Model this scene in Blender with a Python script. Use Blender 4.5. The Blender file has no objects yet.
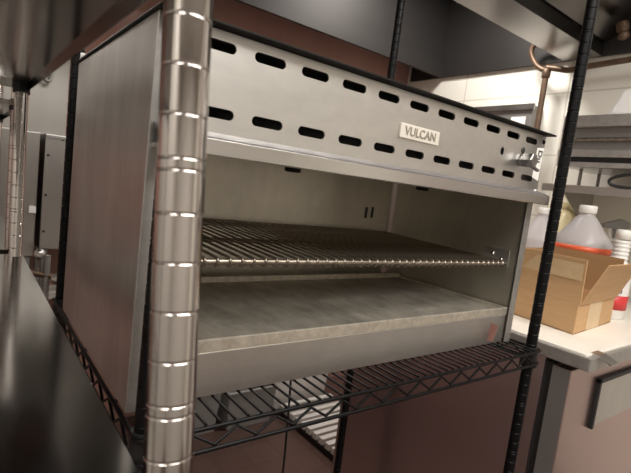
import bpy, bmesh, math, random
from mathutils import Vector, Matrix
random.seed(7)
S = bpy.context.scene
COL = S.collection
PI = math.pi

# ------------------------------------------------------------------ camera
cam_d = bpy.data.cameras.new('camera'); cam = bpy.data.objects.new('camera', cam_d); COL.objects.link(cam)
RX, RY, RZ = ((0.794152, 0.033055, 0.606819), (-0.595161, -0.159639, 0.787591), (0.122906, -0.986622, -0.107105))
right = Vector((RX[0], RY[0], RZ[0])); down = Vector((RX[1], RY[1], RZ[1])); fwd = Vector((RX[2], RY[2], RZ[2]))
m = Matrix.Identity(4)
for i in range(3):
    m[i][0] = right[i]; m[i][1] = -down[i]; m[i][2] = -fwd[i]
m.translation = (-0.17891, -0.58613, 0.32047)
cam.matrix_world = m
cam_d.sensor_fit = 'HORIZONTAL'; cam_d.sensor_width = 36.0
cam_d.lens = 467.920 / 631 * 36.0
cam_d.clip_start = 0.02; cam_d.clip_end = 50
cam_d.dof.use_dof = True; cam_d.dof.focus_distance = 0.85; cam_d.dof.aperture_fstop = 13
S.camera = cam

# ------------------------------------------------------------------ world, lights, exposure
w = bpy.data.worlds.new('world'); S.world = w; w.use_nodes = True
w.node_tree.nodes['Background'].inputs[0].default_value = (1, .93, .84, 1)
w.node_tree.nodes['Background'].inputs[1].default_value = 0.2
S.view_settings.view_transform = 'Standard'; S.view_settings.look = 'None'
S.view_settings.gamma = 1; S.view_settings.exposure = -0.06

def area(name, loc, target, sx, sy, power, col=(1, .9, .76)):
    l = bpy.data.lights.new(name, 'AREA'); l.shape = 'RECTANGLE'; l.size = sx; l.size_y = sy
    l.energy = power; l.color = col
    o = bpy.data.objects.new(name, l); COL.objects.link(o); o.location = loc
    d = Vector(target) - Vector(loc)
    o.rotation_euler = d.to_track_quat('-Z', 'Y').to_euler()
    return o
LC = (1, .955, .90)
area('ceiling_lamp', (.95, -1.05, 1.72), (.95, -1.05, 0), 1.2, .6, 36, LC)
area('ceiling_lamp', (.3, -1.5, 1.72), (.3, -1.5, 0), 1.2, .6, 36, LC)
area('ceiling_lamp', (-1.4, -1.2, 1.72), (-1.4, -1.2, 0), 1.2, .6, 30, LC)
area('ceiling_lamp', (-1.7, .6, 1.72), (-1.7, .6, 0), .6, 1.2, 24, LC)
area('hood_fill', (1.6, .85, 1.56), (1.6, .85, 0), .3, .3, 24, LC)  # unseen fill light added inside the hood to brighten wall and floor

# ------------------------------------------------------------------ materials
def mat(name, col, rough=.5, metal=0.0, spec=.5, trans=0.0, ior=1.45, noise=None, rnoise=None, bump=None, coat=0, sss=0, alpha=None):
    """noise=(scale xyz, amount, detail): colour variation; rnoise=(scale xyz, amount); bump=(scale xyz, strength)"""
    M = bpy.data.materials.new(name); M.use_nodes = True
    nt = M.node_tree; N = nt.nodes; L = nt.links
    b = N['Principled BSDF']
    b.inputs['Base Color'].default_value = (*col, 1); b.inputs['Roughness'].default_value = rough
    b.inputs['Metallic'].default_value = metal; b.inputs['Specular IOR Level'].default_value = spec
    b.inputs['Transmission Weight'].default_value = trans; b.inputs['IOR'].default_value = ior
    b.inputs['Coat Weight'].default_value = coat
    if sss:
        b.inputs['Subsurface Weight'].default_value = sss; b.inputs['Subsurface Radius'].default_value = (.02, .02, .02)
    tc = N.new('ShaderNodeTexCoord')
    def tex(scale, detail=4.0, rgh=.6):
        mp = N.new('ShaderNodeMapping'); mp.inputs['Scale'].default_value = scale
        L.new(tc.outputs['Object'], mp.inputs['Vector'])
        t = N.new('ShaderNodeTexNoise'); t.inputs['Scale'].default_value = 1.0
        t.inputs['Detail'].default_value = detail; t.inputs['Roughness'].default_value = rgh
        L.new(mp.outputs[0], t.inputs['Vector']); return t
    if noise:
        t = tex(noise[0], 6.0, .7); a = noise[1]
        r = N.new('ShaderNodeMapRange'); r.inputs['From Min'].default_value = .3; r.inputs['From Max'].default_value = .7
        r.inputs['To Min'].default_value = 1 - a; r.inputs['To Max'].default_value = 1 + a
        L.new(t.outputs['Fac'], r.inputs['Value'])
        mx = N.new('ShaderNodeVectorMath'); mx.operation = 'SCALE'; mx.inputs[0].default_value = col
        L.new(r.outputs[0], mx.inputs['Scale']); L.new(mx.outputs[0], b.inputs['Base Color'])
    if rnoise:
        t = tex(rnoise[0], 1.0, .4); a = rnoise[1]
        r = N.new('ShaderNodeMapRange'); r.inputs['From Min'].default_value = .1; r.inputs['From Max'].default_value = .9
        r.inputs['To Min'].default_value = max(0.03, rough - a); r.inputs['To Max'].default_value = min(1, rough + a)
        L.new(t.outputs['Fac'], r.inputs['Value']); L.new(r.outputs[0], b.inputs['Roughness'])
    if bump:
        t = tex(bump[0], 3.0, .5); bp = N.new('ShaderNodeBump'); bp.inputs['Strength'].default_value = bump[1]
        bp.inputs['Distance'].default_value = .002
        L.new(t.outputs['Fac'], bp.inputs['Height']); L.new(bp.outputs[0], b.inputs['Normal'])
    return M

def tile_mat(name, col, mortar, size, msize, rough, axes='XY', offset=.0, var=.1):
    M = bpy.data.materials.new(name); M.use_nodes = True
    nt = M.node_tree; N = nt.nodes; L = nt.links; b = N['Principled BSDF']
    tc = N.new('ShaderNodeTexCoord'); sp = N.new('ShaderNodeSeparateXYZ'); cb = N.new('ShaderNodeCombineXYZ')
    L.new(tc.outputs['Object'], sp.inputs[0])
    L.new(sp.outputs[axes[0]], cb.inputs['X']); L.new(sp.outputs[axes[1]], cb.inputs['Y'])
    br = N.new('ShaderNodeTexBrick'); br.offset = offset; br.squash = 1
    br.inputs['Scale'].default_value = 1; br.inputs['Brick Width'].default_value = size[0]; br.inputs['Row Height'].default_value = size[1]
    br.inputs['Mortar Size'].default_value = msize; br.inputs['Mortar Smooth'].default_value = .1
    br.inputs['Color1'].default_value = (*[c * (1 - var) for c in col], 1); br.inputs['Color2'].default_value = (*[min(1, c * (1 + var)) for c in col], 1)
    br.inputs['Mortar'].default_value = (*mortar, 1)
    L.new(cb.outputs[0], br.inputs['Vector']); L.new(br.outputs['Color'], b.inputs['Base Color'])
    b.inputs['Roughness'].default_value = rough
    return M

STEEL = mat('brushed_steel', (.60, .59, .57), .33, 1, rnoise=((12, 12, 3), .06), noise=((8, 8, 4), .07), bump=((400, 400, 8), .03))
SIDE = mat('scuffed_side_steel', (.62, .625, .615), .35, 1, noise=((7, 12, 3), .16))
FRONT = mat('bright_front_steel', (.67, .66, .635), .37, 1, noise=((20, 20, 40), .06))
INNER = mat('dull_cavity_steel', (.58, .55, .48), .46, 1, noise=((6, 6, 3), .16))
CHROME = mat('chrome', (.56, .53, .51), .11, 1)
SHELFSTEEL = mat('shelf_steel', (.32, .305, .285), .14, 1)
BLACK = mat('black_epoxy', (.004, .004, .0045), .36, 0, .22)
BLACKP = mat('black_plastic', (.012, .012, .012), .4)
ROOFM = mat('dark_burnt_steel', (.009, .008, .0075), .6, 0, .2, noise=((20, 20, 20), .3))
TRAYM = mat('baked_tray_aluminium', (.42, .39, .33), .52, .75, noise=((30, 14, 14), .30), rnoise=((14, 14, 14), .12), bump=((120, 120, 120), .15))
RIM = mat('worn_tray_rim', (.66, .61, .52), .42, .8, noise=((60, 60, 60), .22))
PLATE = mat('pale_nameplate', (.78, .74, .66), .5, .4)
LETTER = mat('dull_lettering', (.33, .30, .25), .5, .4)
GRILL = mat('greasy_grill_steel', (.30, .26, .21), .34, .9, noise=((60, 60, 60), .5))
GRILLD = mat('charred_grill_bar', (.10, .082, .066), .38, .7, noise=((25, 25, 25), .5))
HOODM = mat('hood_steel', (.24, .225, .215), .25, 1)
HOODDARK = mat('dark_hood_steel', (.040, .036, .034), .5, .5)  # much darker steel for the hood's rim, panels and pipe
KNOBM = mat('worn_knob_steel', (.30, .29, .28), .30, 1)
WORN = mat('worn_edge_steel', (.58, .57, .55), .5, 1, noise=((30, 30, 30), .15))
DIMSTEEL = mat('dim_steel', (.40, .385, .36), .36, 1, noise=((6, 6, 3), .06))
LEDGE = mat('dark_reflection_ledge', (.26, .25, .255), .45, .8)  # the sloped band's dark reflection is put into this grey
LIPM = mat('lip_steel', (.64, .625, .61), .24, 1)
COPPER = mat('tarnished_copper_pipe', (.13, .082, .052), .45, .4, noise=((20, 20, 20), .3))
FRIDGE = mat('fridge_steel', (.70, .60, .62), .28, 1)  # pinkish tint paints in the red floor's reflection
DOORM = mat('fridge_door_steel', (.60, .46, .44), .34, 1)  # pink base colour stands in for the floor reflected in the door
GREY = mat('grey_edge_steel', (.30, .29, .28), .45, .7)
BOARD = mat('white_board', (.86, .82, .74), .38, noise=((8, 8, 8), .05))
CARD = mat('cardboard', (.54, .335, .17), .75, noise=((6, 6, 60), .07))
CARDIN = mat('cardboard_inside', (.36, .21, .10), .8, noise=((6, 6, 60), .07))
TAPE = mat('tan_tape', (.62, .45, .26), .3, noise=((30, 30, 30), .08))
JUGM = mat('milky_plastic', (.66, .62, .62), .28, 0, .5, .35, 1.3)
JUGY = mat('yellow_plastic', (.72, .62, .36), .35, sss=.2)
WHITEP = mat('white_plastic', (.82, .80, .76), .35)
REDL = mat('red_label', (.62, .05, .05), .4)
ORANGEL = mat('orange_red_label', (.75, .13, .05), .4)
GREYP = mat('grey_plastic', (.34, .34, .33), .4)
INK = mat('ink', (.03, .03, .03), .5)
CLOTH = mat('white_paper', (.92, .91, .90), .8)
RUBBER = mat('black_rubber', (.015, .015, .015), .5)
FLOORM = tile_mat('red_quarry_tile', (.105, .060, .049), (.085, .05, .042), (.152, .152), .006, .36, 'XY', 0, .06)
WALLM = tile_mat('cream_wall_panel', (.86, .83, .745), (.64, .60, .52), (.61, .31), .004, .35, 'YZ', 0, .01)
BACKM = mat('maroon_back_wall', (.38, .21, .175), .38, 0, noise=((2, 2, 1), .15))
PLAIN = mat('beige_wall', (.60, .575, .53), .6)
CEILM = mat('ceiling_tile', (.72, .70, .66), .8)

# ------------------------------------------------------------------ mesh builder
def frame_for(d):
    d = d.normalized()
    a = Vector((0, 0, 1)) if abs(d.z) < .9 else Vector((1, 0, 0))
    u = d.cross(a).normalized(); v = d.cross(u).normalized()
    return u, v
class MB:
    def __init__(s): s.v = []; s.f = []; s.sm = []
    def add(s, vs, fs, smooth=False):
        o = len(s.v); s.v += [Vector(p) for p in vs]
        for f in fs: s.f.append([o + i for i in f]); s.sm.append(smooth)
        return s
    def box(s, x0, x1, y0, y1, z0, z1, M=None):
        vs = [Vector((x, y, z)) for x in (x0, x1) for y in (y0, y1) for z in (z0, z1)]
        if M is not None: vs = [M @ p for p in vs]
        return s.add(vs, [(0, 1, 3, 2), (4, 6, 7, 5), (0, 4, 5, 1), (2, 3, 7, 6), (0, 2, 6, 4), (1, 5, 7, 3)])
    def lathe(s, base, axis, prof, n=24, cap=True, smooth=True):
        """prof: (distance along axis, radius)"""
        base = Vector(base); d = Vector(axis).normalized(); u, v = frame_for(d)
        vs = []; fs = []
        for (h, r) in prof:
            for k in range(n):
                a = 2 * PI * k / n
                vs.append(base + d * h + u * (r * math.cos(a)) + v * (r * math.sin(a)))
        for i in range(len(prof) - 1):
            for k in range(n):
                a, b = i * n + k, i * n + (k + 1) % n
                fs.append((a, a + n, b + n, b))
        s.add(vs, fs, smooth)
        if cap:
            s.add([vs[k] for k in range(n)], [tuple(range(n))]); o = (len(prof) - 1) * n
            s.add([vs[o + k] for k in range(n)], [tuple(reversed(range(n)))])
        return s
    def cyl(s, a, b, r, n=16, r2=None):
        a = Vector(a); b = Vector(b)
        return s.lathe(a, b - a, [(0, r), ((b - a).length, r if r2 is None else r2)], n)
    def tube(s, pts, r, n=10, smooth=0):
        P = [Vector(p) for p in pts]
        for _ in range(smooth):
            Q = [P[0]]
            for i in range(len(P) - 1): Q += [P[i] * .75 + P[i + 1] * .25, P[i] * .25 + P[i + 1] * .75]
            P = Q + [P[-1]]
        vs = []; fs = []; pu = None
        for i, p in enumerate(P):
            d = (P[min(i + 1, len(P) - 1)] - P[max(i - 1, 0)]).normalized()
            if pu is None: u, v = frame_for(d)
            else:
                u = (pu - d * pu.dot(d)).normalized(); v = d.cross(u)
            pu = u
            for k in range(n):
                a = 2 * PI * k / n; vs.append(p + u * (r * math.cos(a)) + v * (r * math.sin(a)))
        for i in range(len(P) - 1):
            for k in range(n):
                a, b = i * n + k, i * n + (k + 1) % n
                fs.append((a, b, b + n, a + n))
        s.add(vs, fs, True)
        s.add(vs[:n], [tuple(reversed(range(n)))]); s.add(vs[-n:], [tuple(range(n))])
        return s
    def prism(s, prof, x0, x1, ax='x'):
        """profile of 2D points extruded along an axis: x -> (y,z), y -> (x,z), z -> (x,y)"""
        def P(t, p): return {'x': (t, p[0], p[1]), 'y': (p[0], t, p[1]), 'z': (p[0], p[1], t)}[ax]
        n = len(prof); vs = [P(x0, p) for p in prof] + [P(x1, p) for p in prof]
        fs = [(i, (i + 1) % n, n + (i + 1) % n, n + i) for i in range(n)]
        fs += [tuple(reversed(range(n))), tuple(range(n, 2 * n))]
        return s.add(vs, fs)
    def quadslab(s, P4, t):
        """thin slab from four points, thickness t along its normal"""
        P = [Vector(p) for p in P4]; nrm = (P[1] - P[0]).cross(P[3] - P[0]).normalized() * t
        vs = P + [p + nrm for p in P]
        return s.add(vs, [(3, 2, 1, 0), (4, 5, 6, 7), (0, 1, 5, 4), (1, 2, 6, 5), (2, 3, 7, 6), (3, 0, 4, 7)])
    def build(s, name, m, parent=None, bevel=0, kind=None, label=None):
        off = world_loc(parent) if parent else Vector((0, 0, 0))
        me = bpy.data.meshes.new(name)
        me.from_pydata([tuple(p - off) for p in s.v], [], s.f)
        for p, q in zip(me.polygons, s.sm): p.use_smooth = q
        bm = bmesh.new(); bm.from_mesh(me); bmesh.ops.recalc_face_normals(bm, faces=bm.faces)
        if bevel:
            es = [e for e in bm.edges if len(e.link_faces) == 2 and e.calc_face_angle(0) > .6 and not (e.link_faces[0].smooth and e.link_faces[1].smooth)]
            bmesh.ops.bevel(bm, geom=es, offset=bevel, segments=2, profile=.6, affect='EDGES', clamp_overlap=True)
        bm.to_mesh(me); bm.free()
        me.materials.append(m)
        o = bpy.data.objects.new(name, me); COL.objects.link(o)
        if parent: o.parent = parent
        if kind: o['kind'] = kind
        if label: o['label'] = label
        return o
LOC = {}
def world_loc(o):
    v = Vector((0, 0, 0))
    while o: v = v + o.location; o = o.parent
    return v
def tag(o, label, cat, group=None):
    o['label'] = label; o['category'] = cat
    if group: o['group'] = group
    return o
def thing(name, loc, label, cat, group=None):
    o = bpy.data.objects.new(name, None); o.empty_display_size = .05; COL.objects.link(o); o.location = loc
    return tag(o, label, cat, group)
def copy_tree(o, parent=None):
    c = o.copy(); COL.objects.link(c)
    if parent: c.parent = parent
    for ch in list(o.children): copy_tree(ch, c)
    return c
def struct(name, mb, m):
    return mb.build(name, m, kind='structure')
def text_part(name, txt, m, parent, origin, xdir, ydir, size, extrude=.0006, bold=0):
    cu = bpy.data.curves.new(name + '_curve', 'FONT'); cu.body = txt; cu.size = size; cu.extrude = extrude
    cu.align_x = 'CENTER'; cu.align_y = 'CENTER'; cu.offset = bold
    tmp = bpy.data.objects.new(name + '_tmp', cu); COL.objects.link(tmp)
    dg = bpy.context.evaluated_depsgraph_get(); dg.update()
    me = bpy.data.meshes.new_from_object(tmp.evaluated_get(dg)); bpy.data.objects.remove(tmp)
    X = Vector(xdir).normalized(); Y = Vector(ydir).normalized(); Z = X.cross(Y)
    off = world_loc(parent) if parent else Vector((0, 0, 0))
    for v in me.vertices:
        v.co = Vector(origin) - off + X * v.co.x + Y * v.co.y + Z * v.co.z
    me.materials.clear(); me.materials.append(m)
    o = bpy.data.objects.new(name, me); COL.objects.link(o)
    if parent: o.parent = parent
    return o

FZ = -.95                    # floor height (the broiler's underside is z = 0)
# ------------------------------------------------------------------ room
XL, XR, YF, YB, ZC = -2.2, 2.2, -3.0, 1.7, 1.76
struct('floor', MB().box(XL - .1, XR + .1, YF - .1, YB + .1, FZ - .1, FZ), FLOORM)
struct('ceiling', MB().box(XL - .1, XR + .1, YF - .1, YB + .1, ZC, ZC + .1), CEILM)
struct('wall_right', MB().box(XR, XR + .1, YF - .1, YB + .1, FZ, ZC), WALLM)
struct('wall_back', MB().box(XL - .1, XR, YB, YB + .1, FZ, ZC), BACKM)
struct('wall_left', MB().box(XL - .1, XL, YF, YB, FZ, ZC), PLAIN)
struct('wall_front', MB().box(XL - .1, XR, YF - .1, YF, FZ, ZC), PLAIN)
struct('unseen_panel', MB().box(XR - .03, XR, -1.7, -.62, FZ, 1.5), mat('brown_reflection_panel', (.34, .30, .27), .45))  # unseen panel added to darken what the broiler front reflects
struct('trim_1', MB().box(-1.2, .17, YB - .012, YB, .36, 1.1), DIMSTEEL)

# ------------------------------------------------------------------ exhaust hood
hood = thing('exhaust_hood', (.9, 1.45, 1.08), 'large dark stainless exhaust hood hanging over the cooking line', 'hood')
HX0, HX1 = -1.4, 2.19
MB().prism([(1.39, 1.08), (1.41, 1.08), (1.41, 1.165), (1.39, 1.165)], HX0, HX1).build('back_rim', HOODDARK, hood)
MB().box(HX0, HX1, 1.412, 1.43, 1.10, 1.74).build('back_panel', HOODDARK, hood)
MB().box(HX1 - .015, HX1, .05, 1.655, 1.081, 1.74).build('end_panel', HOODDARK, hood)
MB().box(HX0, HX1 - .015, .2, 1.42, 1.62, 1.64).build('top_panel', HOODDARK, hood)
MB().prism([(.645, 1.08), (.645, 1.16), (.63, 1.16), (.63, 1.095), (.49, 1.10), (.49, 1.17), (.47, 1.17), (.47, 1.08)], HX0, HX1 - .016).build('gutter', HOODM, hood, label='bright stainless gutter under the hood')
MB().prism([(.46, 1.14), (.46, 1.16), (.09, 1.42), (.05, 1.42), (.05, 1.27), (.065, 1.27), (.065, 1.40), (.085, 1.40)], HX0, HX1 - .016).build('front_panel', HOODM, hood)
MB().lathe((2.045, .353, 1.165), (-.15, -.3, -1), [(0, .024), (.03, .024), (.031, .017), (.05, .017), (.051, .022), (.065, .022), (.075, .01)], 14).build('nozzle', COPPER, hood, label='coppery round nozzle under the hood')
MB().tube([(1.72, .98, 1.62), (1.72, .98, 1.32), (1.70, .96, 1.28)], .012).build('drop_pipe', HOODDARK, hood)

# ------------------------------------------------------------------ gas pipe on the right wall
gp = thing('gas_pipe', (2.1, .68, 1.0), 'tarnished copper pipe running under the hood rim and down the wall', 'pipe')
MB().tube([(2.1, .683, -.009), (2.1, .683, 1.02)], .014, 12).build('riser', COPPER, gp)
MB().tube([(2.1, .683, 1.02), (2.1, .71, 1.03), (2.1, .745, 1.055), (2.1, .785, 1.12), (2.1, .775, 1.16), (2.1, .735, 1.175), (2.1, .70, 1.15)], .013, 12, 2).build('return_bend', COPPER, gp)
MB().tube([(2.1, .683, 1.035), (2.1, .64, 1.026), (2.1, .58, 1.008), (2.1, .54, 1.012), (2.1, .44, 1.021), (2.1, -.6, 1.06)], .014, 12, 2).build('branch', COPPER, gp)
MB().lathe((2.1, .683, .985), (0, 0, 1), [(0, .017), (.003, .02), (.04, .02), (.043, .017)], 14).build('coupling', COPPER, gp)

# ------------------------------------------------------------------ grooved posts
def post_prof(h, r, pitch=.0254, groove=.0004, gw=.0006, first=.01):
    pr = [(0, r)]; z = first; k = 0
    while z < h - pitch:
        zs = [z] if k % 5 else [z - .003, z + .003]
        for q in zs:
            pr += [(q - gw - .0005, r), (q - gw - .0002, r), (q - gw, r - .0002), (q - gw * .4, r - groove), (q + gw * .4, r - groove), (q + gw, r - .0002), (q + gw + .0002, r), (q + gw + .0005, r)]
        z += pitch; k += 1
    pr.append((h, r)); return pr
R1 = .0127

# ------------------------------------------------------------------ black wire shelving under the broiler
rack = thing('wire_shelving', (.48, .265, FZ), 'black wire shelving unit with grooved posts carrying the broiler', 'shelving')
PX0, PX1, PY0, PY1 = .013, .946, -.04, .574
for (x, y) in ((PX0, PY0), (PX1, PY0), (PX0, PY1), (PX1, PY1)):
    h = .72 - FZ if x == PX0 and y == PY1 else 1.02 - FZ
    if x == PX0 and y == PY0: h = 1.02 - FZ
    p = MB().lathe((x, y, FZ + .03), (0, 0, 1), post_prof(h - .03, R1, groove=.0012, gw=.0013), 20).build('post', BLACK, rack)
    MB().lathe((x, y, -.052), (0, 0, 1), [(0, .0195), (.002, .0205), (.040, .0165), (.046, .0165), (.048, .0155)], 20).build('collar', BLACKP, p)
    MB().lathe((x, y, FZ), (0, 0, 1), [(0, .02), (.006, .022), (.012, .01), (.03, .01)], 14).build('foot', BLACKP, p)
ZT, ZB = -.0085, -.040      # top and bottom rail centres
rw = .0033
sh = MB()
yA, yB, xA, xB = -.062, .596, -.001, .960
for z in (ZT, ZB):
    for y in (yA, yB): sh.cyl((PX0 + .018, y, z), (PX1 - .018, y, z), rw, 10)
    for x in (xA, xB): sh.cyl((x, PY0 + .018, z), (x, PY1 - .018, z), rw, 10)
    for (cx, cy, sx, sy) in ((PX0, PY0, -1, -1), (PX1, PY0, 1, -1), (PX0, PY1, -1, 1), (PX1, PY1, 1, 1)):
        sh.tube([(cx - sx * .018, (yA if sy < 0 else yB), z), (cx, (yA if sy < 0 else yB), z), (cx + sx * .016, cy + sy * .016, z), ((xA if sx < 0 else xB), cy, z), ((xA if sx < 0 else xB), cy - sy * .018, z)], rw, 8, 1)
shelf = sh.build('shelf', BLACK, rack)
def zigzag(p0, p1, n, name):
    b = MB(); p0 = Vector(p0); p1 = Vector(p1); pts = []
    for i in range(2 * n + 1):
        t = i / (2 * n); q = p0.lerp(p1, t); q.z = (ZT - .006) if i % 2 else (ZB + .005); pts.append(q)
    b.tube(pts, .0024, 8); return b.build(name, BLACK, shelf)
zigzag((PX0 + .024, yA + .001, 0), (PX1 - .024, yA + .001, 0), 14, 'truss_wire')
zigzag((PX0 + .024, yB - .001, 0), (PX1 - .024, yB - .001, 0), 14, 'truss_wire')
zigzag((xA + .001, PY0 + .024, 0), (xA + .001, PY1 - .024, 0), 9, 'truss_wire')
zigzag((xB - .001, PY0 + .024, 0), (xB - .001, PY1 - .024, 0), 9, 'truss_wire')
for y in (.06, .265, .47):
    MB().cyl((xA, y, -.0115), (xB, y, -.0115), .0032, 8).build('cross_rod', BLACK, shelf)
wm = None
for i in range(43):
    x = PX0 + .030 + i * .0209
    if wm is None:
        wm = MB().cyl((x, yA - .001, -.0032), (x, yB + .001, -.0032), .0021, 8).build('wire', BLACK, shelf)
        wx = x
    else:
        c = wm.copy(); COL.objects.link(c); c.parent = shelf; c.location = (x - wx, 0, 0)

# ------------------------------------------------------------------ the broiler
W, D, H = .914, .477, .511
br = thing('broiler', (W / 2, D / 2, 0), 'large stainless countertop broiler with slotted front standing on the black wire shelf', 'broiler')
T = .0014
fl = .024
# side panels: a sheet with front flange turned inward, a back flange and a top hem
def side_panel(x, sgn, lab=None):
    b = MB()
    xo, xi = (x, x + sgn * T)
    b.box(min(xo, xi), max(xo, xi), 0, D, 0, H)
    g_ = MB()
    g_.box(*sorted((x + sgn * T * .5, x + sgn * fl)), -.0006, T, 0, .36)
    g_.box(*sorted((x + sgn * T * .5, x + sgn * .012)), -.0006, T, .36, H)
    g_.build('front_flange', WORN, br, bevel=.0005)
    b.box(*sorted((x + sgn * T, x + sgn * fl)), D - T, D, 0, H + .012)
    return b.build('side_panel', SIDE, br, bevel=.0006)
side_panel(0, 1); side_panel(W, -1)
# slotted front panel
fx0, fx1, fz0, fz1, fy = .012, W - .001, .371, .501, -.005
bm = bmesh.new()
def loop(pts):
    vs = [bm.verts.new((x, fy, z)) for x, z in pts]
    return [bm.edges.new((vs[i], vs[(i + 1) % len(vs)])) for i in range(len(vs))]
edges = loop([(fx0, fz0), (fx1, fz0), (fx1, fz1), (fx0, fz1)])
SL, SH = .050, .0135
def slot(cx, cz, L_=SL, H_=SH):
    r = H_ / 2; hx = L_ / 2 - r; pts = []
    for k in range(9):
        a = -PI / 2 + PI * k / 8; pts.append((cx + hx + r * math.cos(a), cz + r * math.sin(a)))
    for k in range(9):
        a = PI / 2 + PI * k / 8; pts.append((cx - hx + r * math.cos(a), cz + r * math.sin(a)))
    return pts
for k in range(1, 12):
    edges += loop(slot(.0775 * k - .0005, .482)); edges += loop(slot(.0775 * k + .005, .398))
edges += loop([(.742 + .0065 * math.cos(2 * PI * k / 16), .443 + .0085 * math.sin(2 * PI * k / 16)) for k in range(16)])
bmesh.ops.triangle_fill(bm, use_beauty=True, use_dissolve=False, edges=edges)
g = bmesh.ops.extrude_face_region(bm, geom=list(bm.faces))
for v in [e for e in g['geom'] if isinstance(e, bmesh.types.BMVert)]: v.co.y += .003
bmesh.ops.recalc_face_normals(bm, faces=bm.faces)
me = bpy.data.meshes.new('front_panel')
for v in bm.verts: v.co -= br.location
bm.to_mesh(me); bm.free(); me.materials.append(FRONT)
fp = bpy.data.objects.new('front_panel', me); COL.objects.link(fp); fp.parent = br
# dark liner box behind the slots
MB().box(.03, W - .03, .045, .05, .37, .5).build('burner_liner', BLACKP, br)
# projecting lip below the slotted panel
MB().prism([(-.031, .3635), (-.036, .362), (-.036, .343), (-.034, .3415), (.004, .3425), (.004, .348), (-.031, .348)], .004, W + .002).build('lip', LIPM, br, bevel=.0008)
MB().prism([(-.002, .3735), (-.0335, .3645), (-.0335, .3625), (-.031, .361), (-.002, .368)], .004, W + .002).build('lip_ledge', LEDGE, br, label='sloped ledge above the lip, dark reflection painted in grey')
# roof plate
MB().box(-.004, .928, -.022, D + .004, .5025, .506).build('roof_plate', ROOFM, br, bevel=.0012)
MB().lathe((.915, .02, .507), (0, 0, 1), [(0, .006), (.006, .006), (.008, .004)], 10).build('roof_screw', ROOFM, br)
# cavity
MB().box(fl + .004, W - fl - .004, .440, .444, .05, .40).build('back_panel', INNER, br)
MB().box(fl + .004, W - fl - .004, .004, .44, .360, .366).build('cavity_ceiling', INNER, br)
MB().box(.004, .010, .014, .438, .07, .360).build('cavity_side', INNER, br)
MB().box(W - .012, W - .006, .014, .438, .07, .360).build('cavity_side', INNER, br)
for (x, z) in ((.79, .26), (.815, .262)):
    MB().box(x - .003, x + .003, .437, .440, z - .016, z + .016).build('back_slot', INK, br)
for x in (0.235, 0.235 + .31):
    MB().lathe((x, .03, .360), (0, 0, -1), [(0, .010), (.012, .010), (.013, .013), (.0215, .013), (.023, .010)], 12).build('burner_bolt', ROOFM, br)
# base: front rail and deck
base = MB().prism([(.0055, 0), (.0055, .066), (.438, .066), (.438, .060), (.0095, .060), (.0095, 0)], fl + .002, W - fl - .002).build('base_rail', FRONT, br, bevel=.0008)
MB().lathe((.091, .0055, .038), (0, -1, 0), [(0, .003), (.0015, .003), (.002, .0015)], 10).build('rivet', INK, br)
# guide brackets
for x, sg in ((W - .012, -1), (.010, 1)):
    b = MB(); b.box(*sorted((x, x + sg * .002)), .03, .10, .178, .222)
    b.box(*sorted((x + sg * .002, x + sg * .03)), .03, .42, .184, .1865)
    o = b.build('rack_guide', FRONT, br, bevel=.0008)
    for (y, z) in ((.075, .208), (.05, .196)):
        MB().lathe((x + sg * .002, y, z), (sg, 0, 0), [(0, .005), (.002, .005), (.0035, .003)], 12).build('screw', CHROME, o)
# nameplate
npx, npz = .473, .434
pl = MB().box(npx - .052, npx + .052, -.0095, -.005, npz - .0125, npz + .0125).build('nameplate', PLATE, br, bevel=.0012)
text_part('lettering', 'VULCAN', LETTER, pl, (npx, -.0097, npz), (1, 0, 0), (0, 0, 1), .021, .0008, .0003)
# valve knob
kn = MB().lathe((.815, -.005, .433), (0, -1, 0), [(0, .015), (.004, .015), (.0045, .011), (.012, .011), (.0125, .0165), (.034, .0165), (.036, .013)], 6, smooth=False).build('valve_knob', KNOBM, br, bevel=.001)
MB().box(.822, .852, -.036, -.028, .419, .425, Matrix.Translation((.822, 0, .424)) @ Matrix.Rotation(.25, 4, 'Y') @ Matrix.Translation((-.822, 0, -.424))).build('lever', KNOBM, kn, bevel=.002)
MB().lathe((.822, -.005, .456), (0, -1, 0), [(0, .008), (.002, .006)], 12).build('valve_hole', INK, br)
# sticker
st = MB().quadslab([(.880, -.0057, .470), (.878, -.0057, .402), (.907, -.0057, .396), (.910, -.0057, .474)], .0004).build('sticker', WHITEP, br)
text_part('lettering', 'Du', INK, st, (.895, -.0066, .452), (0, 0, -1), (1, 0, 0), .024, .0003, .0004)
for p in ((.905, .487), (.905, .372), (.02, .372)):
    MB().lathe((p[0], fy, p[1]), (0, -1, 0), [(0, .005), (.0015, .005), (.003, .003)], 10).build('rivet', ROOFM if p[1] > .4 else CHROME, br)
# bent tab on the base rail
MB().quadslab([(.815, .002, .012), (.823, -.010, .012), (.828, -.014, .050), (.816, -.002, .056)], .002).build('tab', mat('reddish_tab', (.42, .22, .19), .4, .8), br, label='small reddish bent tab on the base rail')

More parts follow.
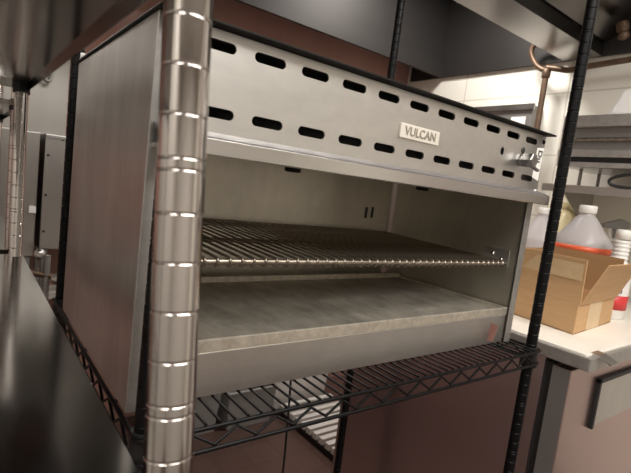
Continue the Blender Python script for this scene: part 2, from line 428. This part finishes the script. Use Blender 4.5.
# ------------------------------------------------------------------ grill rack inside
gr = thing('grill_rack', (.44, .22, .187), 'dark greasy wire grill rack resting inside the broiler cavity', 'rack')
gx0, gx1 = .03, .86
frm = MB()
frm.cyl((gx0 - .012, .02, .196), (gx1 + .012, .02, .191), .0052, 12)
frm.build('front_rod', GRILL, gr)
MB().cyl((gx0, .215, .1985), (gx1, .215, .194), .0045, 10).build('middle_rod', GRILLD, gr)
MB().cyl((gx0 - .01, .42, .206), (gx1 + .01, .42, .200), .0045, 10).build('back_rod', GRILLD, gr)
MB().tube([(gx0 + .02, .424, .203), (gx0 + .02, .428, .214), (gx1 - .03, .428, .206), (gx1 - .03, .424, .197)], .003, 8).build('back_stop', GRILL, gr)
nb = 42; bar = None
for i in range(nb):
    x = gx0 + .006 + i * (gx1 - gx0 - .012) / (nb - 1)
    if bar is None:
        b = MB(); b.tube([(x, .4235, .2105), (x, .42, .213), (x, .3, .2092), (x, .03, .2025), (x, .018, .2025), (x, .0135, .197), (x, .0165, .1905), (x, .024, .1900)], .0023, 8)
        b.lathe((x - .003, .02, .1955), (1, 0, 0), [(0, .0052), (.001, .0072), (.005, .0072), (.006, .0052)], 10)
        bar = b.build('bar', GRILL, gr); bx = x
    else:
        c = bar.copy(); COL.objects.link(c); c.parent = gr; c.location = (x - bx, 0, -(x - bx) * .0062)

# ------------------------------------------------------------------ drip tray inside
tx0, tx1, ty0, ty1 = .016, .893, .0065, .370
tr = thing('drip_tray', ((tx0 + tx1) / 2, .2, .066), 'flat baked-on metal tray lying on the floor of the broiler', 'tray')
MB().box(tx0 + .004, tx1 - .004, ty0 + .003, ty1 - .003, .0665, .0775).build('tray_floor', TRAYM, tr)
b = MB()
pr = [(0, .0665), (0, .0835), (.003, .085), (.006, .083), (.006, .0665)]
b.prism([(ty0 + u, z) for u, z in pr], tx0, tx1); b.prism([(ty1 - u, z if z < .07 else z + .007) for u, z in pr], tx0, tx1)
b.prism([(tx0 + u, z) for u, z in pr], ty0 + .006, ty1 - .006, 'y'); b.prism([(tx1 - u, z) for u, z in pr], ty0 + .006, ty1 - .006, 'y')
b.build('rim', RIM, tr)

# ------------------------------------------------------------------ chrome shelving with solid shelves (left foreground)
def steel_shelving(y0, y1, xe, label, z1=.105, z2=.442, dep=.52):
    t = thing('steel_shelving', (xe - dep / 2, (y0 + y1) / 2, FZ), label, 'shelving')
    lx, ly = 0, .13                      # the whole unit leans a little
    def xx(x, z): return x + (z - z1) * lx
    def yy(y, z): return y + (z - .285) * ly
    for x in (xe, xe - dep + .028):
        for y in (y0, y1):
            a = Vector((xx(x, FZ), yy(y, FZ), FZ)); d = Vector((lx, ly, 1)).normalized(); h = (.85 - FZ) / d.z
            p = MB().lathe(a, d, post_prof(h, R1, first=.0125, groove=.0004, gw=.0006), 40).build('post', CHROME, t)
            q = a + d * ((z2 - .010 - FZ) / d.z)
            MB().lathe(q, d, [(0, .0150), (.002, .0155), (.022, .0148), (.024, .014)], 24).build('collar', BLACKP, p)
    for z, hl in ((-.45, .024), (z1, .024), (z2 + .011, .011)):  # lowest shelf is unseen, added to grey the broiler side's reflection
        xr = xx(xe, z) + .0145; xl = xr - dep; ya, yb = yy(y0, z) - .0145, yy(y1, z) + .0145
        b = MB(); b.box(xl, xr, ya, yb, z - .0015, z)
        for (a0, a1, b0, b1) in ((xr - .0015, xr, ya, yb), (xl, xl + .0015, ya, yb), (xl, xr, ya, ya + .0015), (xl, xr, yb - .0015, yb)):
            b.box(a0, a1, b0, b1, z - hl, z - .0015)
        b.build('solid_shelf', SHELFSTEEL, t)
    return t
steel_shelving(-.347, .545, -.086, 'chrome-post shelving with shiny solid shelves in the left foreground, thick post in front')
steel_shelving(.625, 1.335, -.086, 'second chrome-post shelving unit at far left, behind the foreground one', z2=.41)

# ------------------------------------------------------------------ equipment far left
def steel_cabinet(x0, x1, y0, y1, z0, z1, label):
    t = thing('steel_cabinet', ((x0 + x1) / 2, (y0 + y1) / 2, FZ), label, 'cabinet', None)
    b = MB().box(x0, x1, y0, y1, z0, z1).build('body', DIMSTEEL, t, bevel=.004)
    for x in (x0 + .02, x1 - .02):
        for y in (y0 + .02, y1 - .02): MB().cyl((x, y, FZ), (x, y, z0 + .002), .012, 10).build('leg', GREY, t)
    return t
ca = steel_cabinet(-.16, .052, 1.45, 1.66, -.08, .39, 'bluish steel cabinet at far left beside a dark gap')
cb = steel_cabinet(.069, .60, 1.45, 1.66, -.05, .39, 'pale steel panel cabinet with screws, seen left of the black back post')
for (x, z) in ((.081, .31), (.081, .16), (.127, .375), (.081, .02)):
    MB().lathe((x, 1.45, z), (0, -1, 0), [(0, .005), (.002, .005), (.003, .003)], 8).build('screw', INK, cb)
MB().box(.073, .135, 1.445, 1.45, .375, .385).build('hinge', GREY, cb)
MB().box(.028, .05, 1.435, 1.45, .09, .115).build('latch', WHITEP, ca)
vp = thing('valve_manifold', (.14, 1.40, FZ), 'dim brass-and-steel pipes with valves low behind the left shelving', 'pipe')
MB().tube([(.02, 1.38, -.12), (.10, 1.38, -.14), (.20, 1.38, -.16), (.55, 1.38, -.16)], .012, 10, 1).build('pipe', COPPER, vp)
MB().tube([(.09, 1.38, FZ), (.09, 1.38, -.06)], .012, 10).build('pipe', GREY, vp)
MB().tube([(.16, 1.38, FZ), (.16, 1.38, -.10)], .010, 10).build('pipe', GREY, vp)
for (x, z) in ((.06, -.05), (.12, -.145)):
    MB().lathe((x, 1.365, z), (0, -1, 0), [(0, .012), (.01, .02), (.02, .02), (.025, .008)], 10).build('valve', STEEL, vp)
tag(MB().box(.115, .40, 1.49, 1.62, -.26, -.235).build('steel_ledge', BOARD), 'pale ledge low behind the left shelving', 'ledge')
tag(MB().tube([(.105, 1.66, 1.0), (.105, 1.66, .66), (.10, 1.65, .615), (.085, 1.64, .60), (.07, 1.64, .62)], .007, 8, 1).build('wall_hook', GREY), 'thin curved pipe hook on the far wall above the left shelving', 'hook')

# ------------------------------------------------------------------ undercounter refrigerator on the right
fr = thing('undercounter_refrigerator', (1.6, .3, FZ), 'reddish reflecting steel undercounter refrigerator right of the black shelving', 'refrigerator')
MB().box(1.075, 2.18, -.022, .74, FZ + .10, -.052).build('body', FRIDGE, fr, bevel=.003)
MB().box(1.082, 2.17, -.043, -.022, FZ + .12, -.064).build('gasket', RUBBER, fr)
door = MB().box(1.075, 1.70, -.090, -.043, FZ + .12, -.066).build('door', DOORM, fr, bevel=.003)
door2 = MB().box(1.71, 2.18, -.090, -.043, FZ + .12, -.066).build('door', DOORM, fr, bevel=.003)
MB().box(1.0745, 1.076, -.088, -.043, FZ + .122, -.068).build('edge_strip', GREY, door)
b = MB()
for (x0, x1, z0, z1) in ((1.245, 1.257, -.258, -.112), (1.245, 1.62, -.124, -.112), (1.608, 1.62, -.258, -.112)):
    b.box(x0, x1, -.102, -.090, z0, z1)
b.build('handle', RUBBER, door, bevel=.002, label='black square handle frame')
MB().box(1.257, 1.608, -.0925, -.090, -.258, -.124).build('handle_plate', STEEL, door)
for (x, y) in ((1.12, .02), (2.12, .02), (1.12, .69), (2.12, .69)):
    MB().cyl((x, y, FZ), (x, y, FZ + .102), .022, 12).build('leg', RUBBER, fr)
# worktop
wt = thing('worktop', (1.62, .3, -.052), 'white worktop with steel edge carrying the cardboard box and bottles', 'worktop')
MB().box(1.063, 2.19, -.134, .745, -.051, -.0165).build('steel_edge', WORN, wt, bevel=.003)
MB().box(1.067, 2.19, -.120, .742, -.0165, -.010).build('board', BOARD, wt, bevel=.0015)
MB().prism([(-.134, -.0165), (-.165, -.028), (-.167, -.024), (-.134, -.0115), (-.115, -.0095), (-.115, -.0165)], 1.10, 1.145).build('bent_flap', STEEL, wt)

# ------------------------------------------------------------------ cardboard box
ZW = -.0098
cbx = thing('cardboard_box', (1.39, .11, ZW), 'open brown cardboard box with raised flaps on the white worktop', 'box')
A = Vector((1.226, -.016, ZW)); Bx = Vector((1.565, .015, ZW)); Cx = A + Vector((.033, .262, 0)); Dx = Bx + Vector((.033, .262, 0))
up = Vector((0, 0, 1)); hw = .088
tk = .004
bx = MB()
bx.quadslab([A, Cx, Dx, Bx], -tk)          # bottom
for (p, q) in ((A, Bx), (Bx, Dx), (Dx, Cx), (Cx, A)):
    bx.quadslab([p, q, q + up * hw, p + up * hw], -tk)
bx.build('body', CARD, cbx)
def flap(p, q, out, rise, i0, i1, name='flap', m=CARD, lift=0):
    """flap hinged on p-q, its far edge pushed out and raised, inset at both ends"""
    d = (q - p); o = Vector(out) * 1.0 + up * rise
    return MB().quadslab([p + up * hw, q + up * hw, q + up * hw + o - d * i1, p + up * hw + o + d * i0], tk).build(name, m, cbx)
n = Vector((1, -.08, 0)).normalized()
lf = flap(A + Vector((0, -.004, 0)), Cx, n * -.006, .130, .0, .0)
ff = flap(A + (Bx - A) * .03, Bx, Vector((.01, -.05, 0)), .125, .0, .0)
rf = flap(Bx, Dx, n * .012, .128, .0, .0, m=CARDIN)
bf = flap(Dx, Cx, Vector((0, .02, 0)), .116, .0, .0, m=CARDIN)
# tapes
MB().quadslab([A + Vector((-.0075, .002, hw + .069)), A + Vector((-.0085, .002, hw + .117)), Cx + Vector((-.010, -.05, hw + .117)), Cx + Vector((-.009, -.05, hw + .069))], -.0008).build('tape', TAPE, cbx)
e = (Bx - A)
MB().quadslab([A + e * .28 + Vector((0, -.0012, .001)), A + e * .62 + Vector((0, -.0012, .001)), A + e * .62 + Vector((0, -.0012, hw)), A + e * .28 + Vector((0, -.0012, hw))], -.0008).build('tape', TAPE, cbx)

# ------------------------------------------------------------------ jugs and bottles
def jug(loc, r, h, m, label, band=None, capm=WHITEP, shoulder=.62, group=None):
    t = thing('jug', loc, label, 'jug', group)
    L0 = Vector(loc)
    pr = [(0, r * .9), (.008, r), (h * shoulder * .97, r), (h * shoulder, r * .985), (h * (shoulder + .03), r * .94), (h * .76, r * .64), (h * .86, r * .38), (h * .895, r * .27), (h * .93, r * .25)]
    MB().lathe(L0, (0, 0, 1), pr, 36).build('body', m, t)
    MB().lathe(L0 + Vector((0, 0, h * .915)), (0, 0, 1), [(0, r * .285), (.002, r * .30), (h * .07, r * .30), (h * .078, r * .275)], 24).build('cap', capm, t)
    # handle loop from the neck to the shoulder
    MB().tube([L0 + Vector((r * .25, r * .1, h * .885)), L0 + Vector((r * .62, r * .25, h * .87)), L0 + Vector((r * .86, r * .34, h * .76)), L0 + Vector((r * .84, r * .33, h * .62))], r * .11, 10, 2).build('handle', m, t)
    if band:
        MB().lathe(L0 + Vector((0, 0, h * .535)), (0, 0, 1), [(0, r * 1.004), (0, r * 1.008), (h * .06, r * 1.008), (h * .06, r * 1.004)], 36, cap=False).build('label_band', band, t)
        MB().lathe(L0 + Vector((0, 0, h * .30)), (0, 0, 1), [(0, r * 1.004), (0, r * 1.007), (h * .22, r * 1.007), (h * .22, r * 1.004)], 36, cap=False).build('paper_label', WHITEP, t)
    return t
jug((1.749, .226, ZW), .104, .387, JUGM, 'milky plastic jug with orange-red label standing just behind the cardboard box', ORANGEL)
jug((2.048, .44, ZW), .085, .40, JUGY, 'yellow jug standing behind the milky jug with the red label', None, JUGY)
jug((1.779, .411, ZW), .080, .36, JUGM, 'milky jug behind the box, between broiler and black front post', None)

sb = thing('spray_bottle', (1.658, .058, ZW), 'white bottle with red label and ribbed neck right of the cardboard box', 'bottle')
L0 = Vector((1.658, .058, ZW))
MB().lathe(L0, (0, 0, 1), [(0, .042), (.006, .048), (.10, .048), (.15, .046), (.185, .036), (.205, .024)], 32).build('body', WHITEP, sb)
pr = [(0, .024)]
for k in range(5): pr += [(.004 + k * .014, .027), (.011 + k * .014, .027), (.013 + k * .014, .023)]
MB().lathe(L0 + Vector((0, 0, .205)), (0, 0, 1), pr, 24).build('ribbed_neck', WHITEP, sb)
MB().lathe(L0 + Vector((0, 0, .277)), (0, 0, 1), [(0, .020), (.002, .024), (.03, .024), (.034, .020)], 24).build('cap', WHITEP, sb)
# label wraps the camera side of the body
def wrap(L0, r, a0, a1, z0, z1, m, name, parent, n=14):
    vs = []; fs = []
    for i in range(n + 1):
        a = a0 + (a1 - a0) * i / n
        for z in (z0, z1):
            for rr in (r + .0003, r + .0010): vs.append(L0 + Vector((rr * math.cos(a), rr * math.sin(a), z)))
    for i in range(n):
        k = 4 * i
        fs += [(k + 1, k + 3, k + 7, k + 5), (k, k + 4, k + 6, k + 2), (k, k + 1, k + 5, k + 4), (k + 2, k + 6, k + 7, k + 3)]
    return MB().add(vs, fs, True).build(name, m, parent)
wrap(L0, .048, PI * .88, PI * 1.75, .035, .085, REDL, 'label', sb)
text_part('lettering', 'Fa', INK, sb, L0 + Vector((-.0385, -.0335, .103)), (.655, -.755, 0), (0, 0, 1), .024)

gs = thing('spray_bottle', (2.04, .216, ZW), 'spray bottle with grey trigger head behind the ribbed-neck bottle', 'bottle')
L1 = Vector((2.04, .216, ZW))
MB().lathe(L1, (0, 0, 1), [(0, .04), (.006, .045), (.17, .045), (.21, .035), (.245, .016), (.27, .015)], 28).build('body', WHITEP, gs)
MB().lathe(L1 + Vector((0, 0, .268)), (0, 0, 1), [(0, .018), (.025, .018), (.03, .014)], 20).build('collar', GREYP, gs)
hd = Vector((-.62, .40, 0)).normalized()
Rm = Matrix.Translation(L1 + Vector((0, 0, .30))) @ Matrix.Rotation(math.atan2(hd.y, hd.x), 4, 'Z') @ Matrix.Rotation(.35, 4, 'Y') 
MB().prism([(-.045, .0), (-.05, .022), (-.02, .045), (.055, .045), (.06, .028), (.018, .014), (.014, .0)], -.014, .014, 'y').build('tmp', GREYP)
o = bpy.data.objects['tmp']; me = o.data; me.transform(Matrix.Translation(-L1) @ Rm); o.name = 'spray_head'; me.name = 'spray_head'; o.parent = gs
MB().tube([Rm @ Vector((.03, 0, .022)), Rm @ Vector((.042, 0, .0)), Rm @ Vector((.038, 0, -.035))], .007, 10, 1).build('trigger', WHITEP, gs)

# ------------------------------------------------------------------ wall shelf with a second broiler
ws = thing('wall_shelf', (2.0, .1, .42), 'narrow stainless wall shelf on the cream wall above the worktop', 'shelf')
MB().box(1.80, 2.195, -.75, .45, .447, .452).build('shelf_board', STEEL, ws)
MB().box(1.80, 1.806, -.75, .45, .421, .447).build('front_edge', STEEL, ws)
for y in (.40, -.6):
    MB().prism([(2.195, .445), (1.86, .445), (2.195, .25)], y, y + .006, 'y').build('bracket', STEEL, ws)
b2 = thing('broiler', (2.0, .1, .452), 'smaller stainless broiler with dark slot standing on the wall shelf at upper right', 'broiler')
x0, x1, y0, y1 = 1.80, 2.14, -.38, .405
MB().box(x0 + .03, x1, y0, y1, .53, .725).build('body', STEEL, b2)
b = MB()
b.box(x0, x0 + .03, y0, y1, .686, .732); b.box(x0 - .006, x0 + .03, y0, y1, .566, .595); b.box(x0, x0 + .03, y0, y1, .526, .546)
b.box(x0, x0 + .03, y1 - .02, y1, .546, .686); b.box(x0, x0 + .03, y0, y0 + .02, .546, .686)
b.build('front_frame', WORN, b2, bevel=.002)
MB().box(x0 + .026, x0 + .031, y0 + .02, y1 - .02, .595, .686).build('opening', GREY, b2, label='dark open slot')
MB().cyl((x0 + .012, y0 + .02, .638), (x0 + .012, y1 - .02, .638), .007, 10).build('grill_rod', GRILL, b2)
MB().box(x0 + .004, x0 + .026, y0 + .02, y1 - .03, .546, .566).build('handle_strip', BLACKP, b2, label='black strip along the front')
for (x, y) in ((x0 + .12, y0 + .04), (x0 + .12, y1 - .05), (x1 - .04, y0 + .04), (x1 - .04, y1 - .05)):
    MB().cyl((x, y, .452), (x, y, .531), .007, 10).build('foot', GREY, b2)
# paper lying over the second broiler
pp = MB().prism([(.250, .7335), (.240, .765), (.222, .80), (.212, .826), (.10, .842), (-.25, .85), (-.26, .7335)], 1.82, 2.06).build('paper_pack', CLOTH, bevel=.010)
tag(pp, 'white paper pack lying on top of the second broiler', 'paper')
tag(MB().tube([(1.84, .02, .53), (1.82, .05, .515), (1.80, .14, .505), (1.79, .19, .485), (1.79, .185, .462), (1.80, .14, .4545), (1.82, .03, .4545), (1.84, -.1, .4545)], .006, 10, 2).build('power_cord', RUBBER), 'black power cord looping below the second broiler', 'cord')
# steel wall cabinet
wc = thing('wall_cabinet', (2.14, .85, .72), 'grey steel wall cabinet with pale panel behind the copper pipe', 'cabinet')
MB().box(2.10, 2.195, .72, 1.05, .60, .858).build('body', GREY, wc, bevel=.003)
MB().box(2.096, 2.10, .75, .83, .65, .80).build('panel', WHITEP, wc)
MB().box(2.085, 2.10, .71, 1.06, .835, .862).build('top_trim', STEEL, wc)

# ------------------------------------------------------------------ floor things behind the shelving
dr = thing('dish_rack', (1.36, 1.10, FZ), 'white ribbed plastic rack on the red floor behind the shelving', 'rack')
RT = Matrix.Translation((1.435, 1.14, FZ))
MB().box(-.18, .18, -.28, .28, 0, .03, RT).build('base', BLACKP, dr)
for k in range(11):
    y = -.255 + k * .051
    MB().box(-.178, .178, y - .015, y + .015, .03, .06, RT).build('rib', WHITEP, dr)
def tub(x, y, z, sx, sy, h, m, label, rot=0):
    t = thing('plastic_tub', (x, y, z), label, 'tub')
    M_ = Matrix.Translation((x, y, z)) @ Matrix.Rotation(rot, 4, 'Z')
    b = MB(); e = .006; k = .88
    def ring(s, zz): return [M_ @ Vector((a * sx * s, c * sy * s, zz)) for a, c in ((-1, -1), (1, -1), (1, 1), (-1, 1))]
    rs = [ring(k, 0), ring(1, h), ring(.95, h), ring(k * .94, .01)]
    vs = sum(rs, []); fs = [(0, 1, 2, 3), (12, 13, 14, 15)]
    for i in range(3):
        for j in range(4): fs.append((i * 4 + j, i * 4 + (j + 1) % 4, (i + 1) * 4 + (j + 1) % 4, (i + 1) * 4 + j))
    b.add(vs, fs).build('body', m, t, bevel=.004)
    b = MB()
    for j in range(4):
        p, q = rs[1][j], rs[1][(j + 1) % 4]; b.tube([p, q], .007, 8)
    b.build('rim', m, t)
    return t
tub(1.43, 1.565, FZ, .20, .115, .30, WHITEP, 'white plastic tub against the back wall, seen through the wire shelf')
tub(1.05, 1.48, FZ, .14, .12, .20, GREYP, 'grey plastic tub on the floor left of the white tub')
tub(.74, 1.50, FZ, .14, .12, .22, GREYP, 'grey plastic tub on the floor farthest left under the shelf')
tag(MB().tube([(.70, .68, FZ + .005), (.78, .70, FZ + .012), (.80, .70, -.80), (.79, .70, -.5), (.77, .70, -.2), (.76, .70, .1)], .004, 8, 2).build('cable', RUBBER), 'thin black cable hanging down behind the wire shelving', 'cable')
